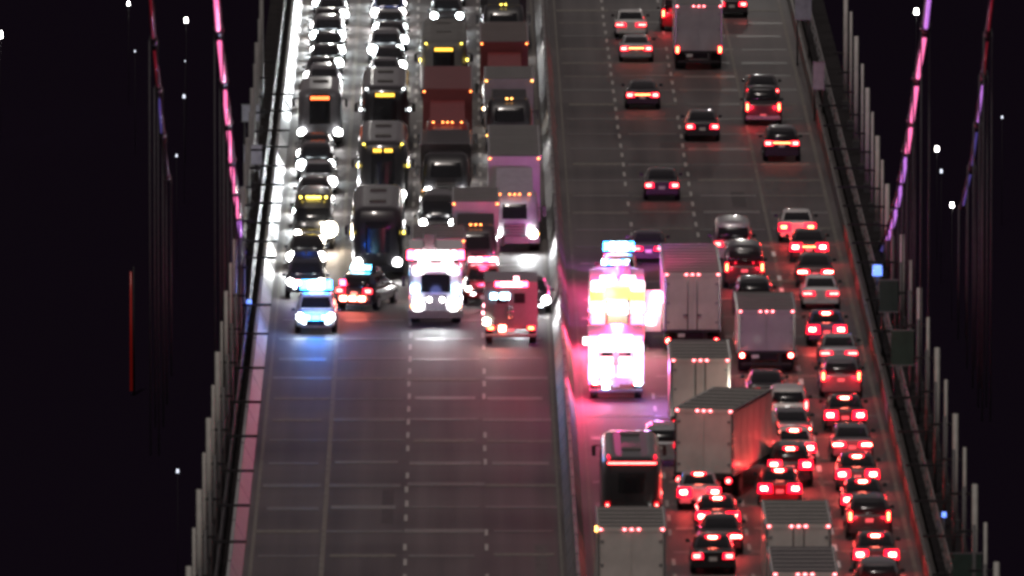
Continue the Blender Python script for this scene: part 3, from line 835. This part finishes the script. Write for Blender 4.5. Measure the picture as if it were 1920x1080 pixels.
def ambulance(label, px, py, W=2.45, L=6.6, H=2.95, col="emergency_white", calm=False):
    X, Y = G(px, py)
    root = thing("ambulance", label, "ambulance", (X, Y, 0))
    bl = 4.3
    bd = part("module_body", "am_body", lambda: MB().box((0, bl / 2, .75 + (H - .75) / 2), (W, bl, H - .75)), col, root)
    box("reflective_stripe", (W + .02, bl - .1, .2), (0, bl / 2, 1.45), "paint_red" if not calm else "paint_maroon", bd)
    st = [(.45, bl, L - .05, 1.0), (.8, bl, L, 1.02), (1.15, bl, L - .1, 1.02), (1.3, bl, L - .9, 1.0), (1.9, bl, L - 1.35, .9), (2.05, bl + .1, L - 1.55, .7)]
    cab = part("cab", "am_cab", lambda: house_loft(st, 6), col, root)
    part("windshield", "am_ws", lambda: end_glass(st, 1.34, 1.86, 1, .88, .85, .02), "glass", cab)
    for sx in (-1, 1):
        d = box("rear_door", (.78, .05, 1.75), (sx * .4, -.026, 1.75), col, bd)
        box("rear_door_window", (.5, .03, .45), (0, -.03, .45), "glass", d)
        part("door_handle", "am_h", lambda: MB().cyl((0, 0, -.3), (0, 0, .3), .025, n=6), "chrome", d, (-sx * .33, -.06, -.2))
    box("rear_step", (W - .1, .4, .1), (0, -.2, .5), "rim", root)
    wheels(root, [(s * (W / 2 - .22), yy) for s in (-1, 1) for yy in (1.2, L - 1.0)], .4, .3)
    for sx in (-1, 1):
        tl = box("taillight", (.34, .06, .2), (sx * (W / 2 - .3), -.03, .82), "tail_lens_bright", root)
        box("bulb", (.24, .03, .12), (0, -.04, 0), "tail_orange" if calm else "tail_core_bright", tl)
    box("licence_plate", (.32, .02, .16), (0, -.04, .72), "plate", root)
    if calm:
        box("bulb_cluster", (.3, .06, .26), (-.4, -.07, .80), "tail_core_bright", root)
        for i, mt in enumerate(("strobe_red", "strobe_pink", "strobe_pink", "strobe_pink", "strobe_pink", "strobe_red")):
            box("warning_light", (.24, .12, .22), (-.60 + i * .25, -.06, H - .1), mt, root)
        box("warning_light", (.22, .1, .22), (.25, -.02, H + .14), "strobe_pink", root)
        box("warning_light", (.3, .06, .26), (-.78, -.08, 2.3), "strobe_bluewhite", root)
        box("warning_light", (.42, .06, .28), (-.28, -.08, 2.3), "strobe_bluewhite", root)
        for z_, x_ in ((1.85, -W / 2 - .02), (1.5, -W / 2 - .06)):
            box("warning_light", (.1, .1, .12), (x_, .1, z_), "strobe_pink", root)
        box("marker_light", (.28, .08, .26), (-W / 2 + .1, -.06, 1.12), "flood_warm", root)
        lamp('POINT', root, (0, -.5, H + .5), 14, (1.0, .05, .12), .25, name="strobe_glow")
        lamp('POINT', root, (.3, -.8, .75), 6, (1.0, .05, .05), .2, name="taillight_glow")
    else:
        lb = [(-.95, H - .14, "strobe_red"), (-.5, H - .12, "strobe_white"), (0, H - .12, "strobe_pink"), (.5, H - .12, "strobe_white"), (.95, H - .14, "strobe_red")]
        for x, z, mt in lb:
            box("warning_light", (.42, .12, .26), (x, -.06, z), mt, root)
        for sx in (-1, 1):
            for zz, mt in ((2.4, "strobe_white"), (1.98, "strobe_soft"), (1.56, "strobe_soft"), (1.16, "strobe_soft")):
                box("warning_light", (.34, .1, .34), (sx * (W / 2 - .2), -.06, zz), mt if sx > 0 else "strobe_pink", root)
            box("scene_light", (.66, .08, .4), (sx * .4, -.09, 2.42), "strobe_soft", root)
            box("scene_light", (.66, .08, .5), (sx * .4, -.09, 1.35), "strobe_soft", root)
            box("warning_light", (.5, .08, .3), (sx * .42, -.09, 1.85), "strobe_pink", root)
        box("warning_light", (.3, .1, .2), (.98, -.1, .82), "strobe_bluewhite", root)
        box("warning_light", (.3, .1, .3), (-.45, -.08, .72), "strobe_bluewhite", root)
        box("warning_light", (.25, .2, .3), (-W / 2 - .12, 0, 2.7), "strobe_white", root)
        lamp('POINT', root, (-W / 2 - .25, -.2, 1.3), 900, (1.0, .04, .14), .3, name="strobe_glow")
        lamp('POINT', root, (0, .6, 4.2), 500, (1.0, .05, .26), .3, name="strobe_glow")
        lamp('POINT', root, (.2, -1.2, 1.9), 50, (1.0, .2, .35), .3, name="strobe_glow")
        lamp('POINT', root, (W / 2 + .5, -.5, 1.6), 260, (.5, .25, 1.0), .3, name="strobe_glow")
        lamp('POINT', root, (-.5, -1.0, .8), 40, (.35, .2, 1.0), .2, name="strobe_glow")
    return root

# ------------------------------------------------------------------ traffic on the tail light side
RG = "vehicles driving away on the right carriageway"
def rc(*a, **k):
    return car(*a, group=RG, **k)
rc("white sedan with short red tail lights at the top of the right carriageway", 1183, 73, 'sedan', 'white', lvl=1, tail='wide')
rc("pale coupe with a full-width glowing tail bar, just behind the white sedan", 1193, 118, 'coupe', 'silver', lvl=1, tail='bar')
rc("black coupe with one long red tail bar driving alone", 1205, 206, 'coupe', 'black', lvl=1, tail='bar')
rc("dark sedan with round tail lights alone in the second lane", 1317, 266, 'sedan', 'dark', lvl=1)
rc("dark sedan with a white roof glint, alone above the purple strobe glow", 1241, 377, 'sedan', 'black', lvl=1)
rc("dark sedan at the very top edge, right of the box truck", 1372, 34, 'sedan', 'dark', lvl=1)
rc("dark van with a tall red light, half hidden left of the distant box truck", 1272, 60, 'van', 'maroon', lvl=3, tail='vert')
rc("black sedan directly ahead of the dark pickup with upright tail lights", 1430, 198, 'sedan', 'black', lvl=1, tail='wide')
rc("dark pickup with two upright orange tail lights", 1431, 236, 'pickup', 'dark', lvl=3, tail='vert')
rc("dark utility vehicle with a straight thin red tail bar", 1466, 304, 'suv', 'black', lvl=1, tail='bar')
rc("white sedan with orange tail lights heading the kerb lane queue", 1495, 456, 'sedan', 'white', lvl=3)
rc("silver minivan with a bright rear at the head of the third lane", 1375, 496, 'van', 'silver', lvl=1)
rc("dark minivan with upright tail lights behind the silver minivan", 1396, 542, 'van', 'dark', lvl=3, tail='vert')
rc("dark hatchback right above the grey box truck's roof", 1414, 594, 'suv', 'dark', lvl=1, tail='wide')
rc("red-lit sedan second in the kerb lane queue", 1517, 494, 'sedan', 'dark', lvl=2, tail='bar', third=False)
rc("dark sedan third in the kerb lane queue with wide red lights", 1529, 541, 'sedan', 'black', lvl=2, tail='wide', third=False)
rc("white sedan fourth in the kerb lane queue", 1539, 582, 'sedan', 'white', lvl=1, tail='wide')
rc("dark blue sedan fifth in the kerb lane queue with glowing brake lights", 1550, 650, 'sedan', 'blue', lvl=2)
rc("silver sedan sixth in the kerb lane queue beside the grey box truck", 1573, 695, 'sedan', 'silver', lvl=1, tail='wide')
rc("dark utility vehicle seventh in the kerb lane queue with high upright lights", 1577, 748, 'suv', 'grey', lvl=3, tail='vert')
rc("dark sedan braking hard with three big red lights beside the slanted truck", 1585, 812, 'sedan', 'dark', lvl=2)
rc("dark sedan with a long red rear window glow, ninth in the kerb lane queue", 1608, 924, 'sedan', 'dark', lvl=2)
rc("black utility vehicle with rows of small amber lights up its rear pillars", 1630, 1014, 'suv', 'black', lvl=3, tail='vert')
rc("dark sedan with a bright brake bar, low in the kerb lane", 1643, 1076, 'sedan', 'dark', lvl=2)
rc("grey utility vehicle cut off by the bottom edge in the kerb lane", 1648, 1136, 'suv', 'grey', lvl=2, tail='wide')
rc("dark sedan between the grey box truck and the slanted truck", 1437, 765, 'sedan', 'black', lvl=1, tail='wide')
rc("white utility vehicle half hidden right of the slanted truck", 1478, 803, 'suv', 'white', lvl=1, tail='vert')
rc("white sedan with strong brake lights right of the slanted truck's cab", 1490, 874, 'sedan', 'white', lvl=2)
rc("dark red sedan braking at the slanted truck's rear corner", 1462, 951, 'sedan', 'maroon', lvl=2)
rc("silver hatchback half hidden left of the slanted truck", 1244, 876, 'suv', 'silver', lvl=1)
rc("silver sedan with round red lights under the slanted truck's rear doors", 1311, 958, 'sedan', 'silver', lvl=2)
rc("dark red sedan with brake lights, second behind the slanted truck", 1346, 1004, 'sedan', 'maroon', lvl=2)
rc("black sedan with a red window light, third behind the slanted truck", 1337, 1079, 'sedan', 'black', lvl=1, third=True)
rc("dark sedan with pink tail lights beside the fire engine's blue lightbar", 1216, 497, 'sedan', 'dark', lvl=1, tail='wide')

rc("dark sedan close behind the hard-braking one in the kerb lane", 1598, 868, 'sedan', 'grey', lvl=2, tail='wide')
rc("black sedan close behind the long red glow, tenth in the kerb lane queue", 1619, 972, 'sedan', 'black', lvl=2)
rc("grey sedan wedged in the third lane right of the slanted truck", 1484, 838, 'sedan', 'grey', lvl=2, tail='wide')
rc("dark utility vehicle right of the slanted truck's rear doors in the third lane", 1482, 914, 'suv', 'dark', lvl=2)
rc("dark sedan with a pale plate low in the second lane", 1352, 1042, 'sedan', 'dark', lvl=2, tail='wide')
box_truck("distant white box truck with upright orange tail lights", 1310, 132, L=8.0, W=2.6, H=3.6, zb=.95, col='trailer_grey', lamps='bars', tailz=1.15, lvl=1, rods=False, group=RG)
box_truck("pink-lit white box trailer beside the fire engine", 1298, 664, L=12.0, W=2.6, H=3.75, zb=1.0, col='trailer_white', semi=True, lvl=2, tailz=.62, group=RG)
box_truck("grey box truck with two round red tail lights beside the kerb lane queue", 1437, 702, L=7.0, W=2.6, H=2.95, zb=.95, col='trailer_grey', lvl=2, tailz=.88, rods=False, group=RG)
box_truck("cream box truck with lock bars, hidden behind the slanted truck", 1313, 828, L=7.0, W=2.6, H=3.65, zb=1.0, col='trailer_white', dark_doors=True, group=RG)
slant = box_truck("slanted box truck changing lanes with its right side showing", 1320, 936, L=7.6, W=2.55, H=3.85, zb=1.0, col='trailer_white', yaw=R(-13.5), rods=False, group=RG, cab='white')
box_truck("white box truck at the bottom edge beside the median", 1184, 1174, L=6.5, W=2.7, H=3.95, zb=1.0, col='trailer_white', amber=True, rods=False, group=RG)
box_truck("white box truck with two dark door bars at the bottom edge beside the kerb lane", 1497, 1158, L=7.5, W=2.6, H=3.75, zb=1.0, col='trailer_white', dark_doors=True, group=RG)
following_light(slant, -.85, 10.6, 420)
box_truck("dark-roofed box truck cut off by the bottom edge behind the white one", 1509, 1250, L=7.6, W=2.55, H=3.7, zb=1.0, col='trailer_white', roof='trailer_dark', rods=False, group=RG)
coach("dark bus with a glowing red strip along its roof edge beside the median", 1185, 1010, face='rear', L=10.5, H=3.35, col='black', top_bar=True, group=RG)

fire_engine("fire engine ablaze with white and amber strobes, stopped by the median on the right carriageway", 1158, 655, 'rear')
ambulance("white ambulance flooded with strobes behind the blazing fire engine", 1155, 752)

# ------------------------------------------------------------------ stopped emergency vehicles on the headlight side
def police(label, px, py, face, bar, extra, yaw=0.0, col='white', energy=0, rgb=(0.02, .16, 1), hl='headlamp', red3=False, beam=0, big=False):
    r = car(label, px, py, 'suv', col, face=face, name="police_car", cat="police car", hl=hl, yaw=yaw, lvl=1, beam=beam, hsize=.17)
    lb_ = lightbar(r, bar, 1.75, 1.76, 1.3)
    if big:
        lb_.scale = (1.15, 1.3, 1.9)
    L = KIND['suv']['L']
    if face == 'front':
        box("push_bumper", (.9, .12, .5), (0, L + .14, .72), "trim", r)
        for i, mt in enumerate(extra):
            box("grille_light", (.4, .06, .24), (-.45 + .9 * i / max(1, len(extra) - 1), L + .22, .84), mt, r)
    if red3:
        for x in (-.5, -.05, .4):
            box("flasher", (.3, .06, .2), (x, -.12, .62), "tail_core_bright", r)
        box("flasher", (.26, .06, .26), (-.55, -.02, 1.35), "strobe_red", r)
    if energy:
        lamp('POINT', r, (0, L + .6 if face == 'front' else -.6, 2.2), energy, rgb, .25, name="strobe_glow")
        if face == 'front':
            lamp('SPOT', r, (0, L + .5, .9), energy * .45, rgb, .2, (R(52), 0, 0), R(70), "strobe_glow")
    return r
police("police car with a brilliant blue lightbar, foremost beside the white barrier", 592, 628, 'front', ["strobe_blue", "strobe_bluewhite", "strobe_bluewhite", "strobe_blue"], ["strobe_cyan", "strobe_blue", "strobe_cyan"], energy=380, col='white', big=True, hl='headlamp_cool')
police("police car with blue grille lights behind the foremost blue-lit one", 573, 562, 'front', ["trim", "trim"], ["strobe_bluewhite", "strobe_cyan", "strobe_pink"], energy=120, col='dark')
police("dark police car turned rear-on with three red flashers in a row", 664, 584, 'rear', ["strobe_bluewhite", "strobe_bluewhite", "strobe_cyan", "trim"], [], yaw=R(-16), col='dark', energy=0, red3=True)
fire_engine("white fire engine facing the camera with a blinding lightbar over its cab", 817, 612, 'front')
ambulance("ambulance seen from behind with red roof strobes, parked against the median", 958, 648, calm=True, col="paint_grey")
r = car("red command car with pink strobes behind the ambulance and fire engine", 906, 574, 'suv', 'red', face='front', hl='headlamp_dim', name="command_car", cat="car")
lightbar(r, ["strobe_pink", "strobe_red", "strobe_pink", "strobe_pink"], 1.75, 1.76, 1.4)
lamp('POINT', r, (0, 2.0, 2.6), 180, (1.0, .06, .16), .25, name="strobe_glow")
car("dark sedan with bright headlights squeezed between ambulance and median", 996, 590, 'sedan', 'dark', face='front', hl='headlamp', beam=500, hsize=.2)

adv = police("police car with a blue and violet lightbar just ahead of the blazing fire engine", 1161, 548, 'rear', ["strobe_blue", "strobe_bluewhite", "strobe_bluewhite", "strobe_bluewhite", "strobe_blue"], [], col='white', big=True)
lamp('SPOT', adv, (0, 4.9, 2.3), 3600, (.7, .12, .75), .3, (R(81), 0, 0), R(64), "strobe_glow")
lamp('POINT', adv, (-1.3, 1.6, 2.4), 900, (1.0, .06, .25), .3, name="strobe_glow")

# ------------------------------------------------------------------ queue on the headlight side
LG = "stopped vehicles facing the camera on the left carriageway"
cols = ['dark', 'grey', 'black', 'silver', 'black', 'dark', 'blue', 'grey', 'black', 'dark']
hls = ['headlamp', 'headlamp_cool', 'headlamp_warm', 'headlamp', 'headlamp_cool']
def lane_x(X, py):
    s = (py + 2630) * 0.9936 / CAM_H
    return 849 + X * s
for i, (py, kd) in enumerate([(508, 'sedan'), (428, 'suv'), (397, 'sedan'), (366, 'sedan'), (340, 'suv'), (313, 'sedan'), (212, 'sedan'), (190, 'suv'), (166, 'sedan'), (142, 'sedan'), (118, 'sedan'), (95, 'suv'), (72, 'sedan'), (50, 'sedan'), (28, 'sedan'), (8, 'suv')]):
    cl = cols[i % 10]
    car("%s %s %s in the lane beside the white barrier, counting back from the police" % (ORD[i], {'dark': 'dark', 'beige': 'beige'}.get(cl, cl), {'sedan': 'car', 'suv': 'utility vehicle'}[kd]), lane_x(-6.95 + rnd.uniform(-.18, .18), py), py, kd, cl, face='front', hl=hls[i % 5], beam=900, group=LG, hsize=.25)
v = car("van with a row of yellow roof lights and a warm glaring floodlight", lane_x(-6.8, 470), 470, 'tallvan', 'dark', face='front', hl='headlamp_warm', beam=900, hsize=.17)
markers(v, (-.62, -.3, -.18, -.06, .06, .18, .3, .62), 4.25, 2.45, 'marker_yellow', (.11, .08, .1))
part("floodlight", "flood", lambda: MB().cyl((0, -.1, 0), (0, .1, 0), .36, .38, n=16), "flood_warm", v, (-.8, 5.75, 1.05))
lamp('POINT', v, (-.9, 6.1, 1.1), 160, (1, .8, .6), .3, name="floodlight_glow")
mb = coach("minibus with a red destination sign beside the white barrier", lane_x(-6.9, 277), 277, L=8.0, W=2.3, H=3.0, col='grey', sign='sign_red', mk='marker_orange', hl='headlamp', roof_lights=False, name='minibus', sidelights=False)

for i, (py, kd) in enumerate([(168, 'sedan'), (146, 'sedan'), (122, 'suv'), (98, 'sedan'), (75, 'sedan'), (52, 'suv'), (30, 'sedan'), (8, 'sedan')]):
    cl = cols[(i * 3 + 1) % 10]
    car("%s %s %s behind the amber-sign buses in the second lane" % (ORD[i], cl, {'sedan': 'car', 'suv': 'utility vehicle'}[kd]), lane_x(-3.6 + rnd.uniform(-.2, .2), py), py, kd, cl, face='front', hl=hls[(i + 2) % 5], beam=150, group=LG, hsize=.25)
coach("farther of the two buses with amber signs in the second lane", 722, 286, L=11.5, col='black', sign='sign_amber', mk='marker_white', hl='headlamp', hl_on=True, group=LG)
coach("nearer of the two buses with amber signs, two yellow roof lights", 718, 394, L=11.5, col='black', sign='sign_amber', mk='marker_yellow', hl='headlamp', group=LG)
coach("unlit black bus without a sign behind the rear-on police car", 708, 523, L=11.5, col='black', sign=None, mk='marker_yellow', hl='headlamp', roof_lights=False, group=LG)

coach("grey bus with yellow roof lights at the top of the third lane", 832, 190, L=14.0, H=3.2, col='trailer_roof', sign='sign_amber', mk='marker_yellow', hl='headlamp_dim', group=LG)
box_truck("red lorry with five orange cab lights in the third lane", 839, 333, face='front', L=12.0, H=4.05, col='trailer_red', cab='red', mk='marker_orange', semi=True, hl='headlamp', group=LG, roof='trailer_red')
box_truck("dark box truck right in front of the red third-lane lorry", 836, 393, face='front', L=7.0, H=3.0, col='trailer_dark', cab='black', mk='marker_amber', front_mk=0, group=LG, roof='trailer_dark')
car("dark van between the dark box truck and the fire engine", 821, 450, 'van', 'black', face='front', hl='headlamp', group=LG, hsize=.18)
box_truck("grey box truck hard behind the white fire engine, orange roof dots", 822, 562, face='front', L=6.0, H=2.6, col='trailer_grey', cab='grey', mk='marker_orange', cabh=2.4, front_mk=3, hl_on=True, group=LG)
box_truck("small box truck with three orange dots between third and fourth lanes", 892, 530, face='front', L=6.5, W=2.2, H=3.6, col='trailer_grey', cab='dark', mk='marker_orange', cabh=2.7, front_mk=3, hl='headlamp', group=LG)
car("dark car with headlights beside the third-lane lorry at the top", 838, 58, 'suv', 'dark', face='front', hl='headlamp_cool', group=LG, hsize=.19)
car("white car near the top edge of the third lane", 842, 14, 'sedan', 'white', face='front', hl='headlamp', group=LG, hsize=.19)

box_truck("dark lorry with yellow corner lights at the top of the median lane", 944, 104, face='front', L=10.0, H=3.9, col='trailer_dark', cab='dark', mk='marker_yellow', front_mk=2, hl_on=True, group=LG)
box_truck("red lorry with five orange cab lights in the median lane", 946, 236, face='front', L=11.0, H=4.0, col='trailer_red', cab='red', mk='marker_orange', semi=True, hl='headlamp_dim', hl_on=True, group=LG)
box_truck("dark grey lorry with two amber roof lights behind the pale lorry", 955, 287, face='front', L=6.5, H=3.6, col='trailer_grey', cab='dark', mk='marker_amber', front_mk=2, hl_on=True, group=LG)
box_truck("pale lorry with bright headlights leading the median lane", 965, 473, face='front', L=15.0, H=4.2, col='trailer_grey', cab='silver', mk='marker_orange', semi=True, hl='headlamp', beam=600, group=LG)

# ------------------------------------------------------------------ roadside signs and small lamps
def sign(label, px, py, z, w, h, mat, base_x):
    X, Y = G(px, py, z)
    o = thing("roadside_sign", label, "sign", (X, Y, 0), 0)
    part("panel", None, lambda: MB().box((0, 0, z), (w, .06, h)), mat, o)
    for s in (-1, 1):
        part("sign_post", None, lambda: MB().cyl((s * w * .35, .06, 0), (s * w * .35, .06, z + h * .4), .05, n=6), "bridge_steel", o)
    box("sign_frame", (w + .08, .04, .06), (0, -.02, z + h / 2 + .03), "rim", o)
    box("sign_frame", (w + .08, .04, .06), (0, -.02, z - h / 2 - .03), "rim", o)
sign("pale blue sign panel on the right edge at the top of the picture", 1506, 14, 3.2, .9, 1.3, "sign_panel", 0)
sign("small pale sign panel below the blue one on the right edge", 1535, 142, 2.4, .6, 1.4, "sign_panel", 0)
sign("upper of two green sign panels beyond the tail light queue", 1666, 555, 3.0, .85, 1.4, "sign_green", 0)
sign("lower of two green sign panels beyond the tail light queue", 1692, 652, 3.0, 1.0, 1.5, "sign_green", 0)
sign("green box panel low on the right edge of the picture", 1813, 1062, 1.8, 1.2, 1.0, "sign_green", 0)
sign("upper pale panel between left cable and white barrier", 470, 212, 2.6, .9, .8, "sign_panel", 0)
sign("lower pale panel between left cable and white barrier", 474, 290, 2.4, .9, .9, "sign_panel", 0)

def shore_lamp(label, px, py, mat, rad, z=-56.0):
    X, Y = G(px, py, z)
    o = thing("shore_lamp", label, "lamp", (X, Y, -66))
    part("lamp_post", "lamp_post", lambda: MB().cyl((0, 0, 0), (0, 0, 9.6), .022, .018, n=5), "cable_steel", o)
    part("lamp_head", None, lambda: MB().cyl((0, 0, 9.7), (0, 0, 9.7 + rad * 2.4), rad, rad * .8, n=10), mat, o)
for label, px, py, mat, rad in [
    ("small white shore lamp at the top edge, left of the red cable lights", 241, 4, "lamp_point", .24),
    ("bright oval shore lamp between the two left cables", 349, 36, "lamp_point", .3),
    ("faint shore lamp left of the dim red cable", 253, 92, "lamp_faint", .14),
    ("dim shore lamp below the bright oval lamp", 347, 110, "lamp_faint", .1),
    ("small whitish shore lamp left of the pink cable, midway down it", 345, 178, "lamp_faint", .24),
    ("faint bluish shore lamp left of the cable's lower end", 331, 288, "lamp_faint", .18),
    ("tiny lone white lamp low in the black left margin", 333, 879, "lamp_faint", .2),
    ("white lamp cut by the left edge near the top", 0, 65, "lamp_point", .45),
    ("bright lamp at the top beside the right violet cable", 1718, 21, "lamp_point", .38),
    ("bright lamp between the two right cables", 1757, 277, "lamp_point", .3),
    ("smaller lamp just below the bright one between the right cables", 1765, 318, "lamp_faint", .24),
    ("white lamp at the foot of the outer right cable", 1785, 382, "lamp_point", .28),
    ("faint twin lamp far right of the outer cable", 1879, 216, "lamp_faint", .18),
]:
    shore_lamp(label, px, py, mat, rad * .58)
def edge_lamp(label, px, py, z, mat, r):
    X, Y = G(px, py, z)
    o = thing("edge_lamp", label, "lamp", (X, Y, 0))
    part("lamp_post", None, lambda: MB().cyl((0, 0, -.3), (0, 0, z - r), .05, n=6), "bridge_steel", o)
    part("lamp_head", None, lambda: MB().cyl((0, 0, z - r), (0, 0, z + r), r, r * .9, n=10), mat, o)
edge_lamp("blue lamp among the right-hand suspenders", 1645, 507, 2.2, "lamp_blue", .24)
edge_lamp("small blue lamp left of the white barrier", 467, 567, 1.4, "lamp_blue", .12)
edge_lamp("dim blue lamp low among the right-hand suspenders", 1770, 965, 1.2, "lamp_blue", .1)

# street lamps farther along the deck, past the top of the frame; their light glints on the roofs
for label, X, Y in (("tall street lamp on the left deck edge, past the top of the picture", -9.7, 905.0),
                    ("tall street lamp on the right deck edge, past the top of the picture", 20.3, 912.0)):
    o = thing("street_lamp", label, "lamp", (X, Y, 0), 0)
    sx = 1 if X < 0 else -1
    part("lamp_post", "street_post", lambda: MB().cyl((0, 0, 0), (0, 0, 11.2), .13, .08, n=8), "bridge_steel", o)
    part("lamp_arm", None, lambda: MB().cyl((0, 0, 11.1), (sx * 2.4, 0, 11.6), .05, n=6), "bridge_steel", o)
    part("lamp_head", "street_head", lambda: MB().box((0, 0, 0), (.9, .35, .16), .8), "headlamp_dim", o, (sx * 2.6, 0, 11.6))
    lamp('POINT', o, (sx * 2.6, 0, 11.3), 3200, (1.0, .97, .9), .3, name="street_lamp_light")


# red reflection on the water, imitated by a glowing tube on an added pole
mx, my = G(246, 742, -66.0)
o = thing("red_reflection_streak", "dim red vertical streak of reflected light on the black water on the left", "reflection", (mx, my, -66))
part("streak_pole", None, lambda: MB().cyl((.22, .2, 0), (.22, .2, 10.6), .1, .06, n=6), "cable_steel", o)
emis("streak_red", (0.5, 0.02, 0.012), 0.09, False)
part("light_tube", None, lambda: MB().cyl((0, 0, .4), (0, 0, 10.2), .12, .1, n=8), "streak_red", o)  # upright glow drawn as the reflected light, no lamp stands here
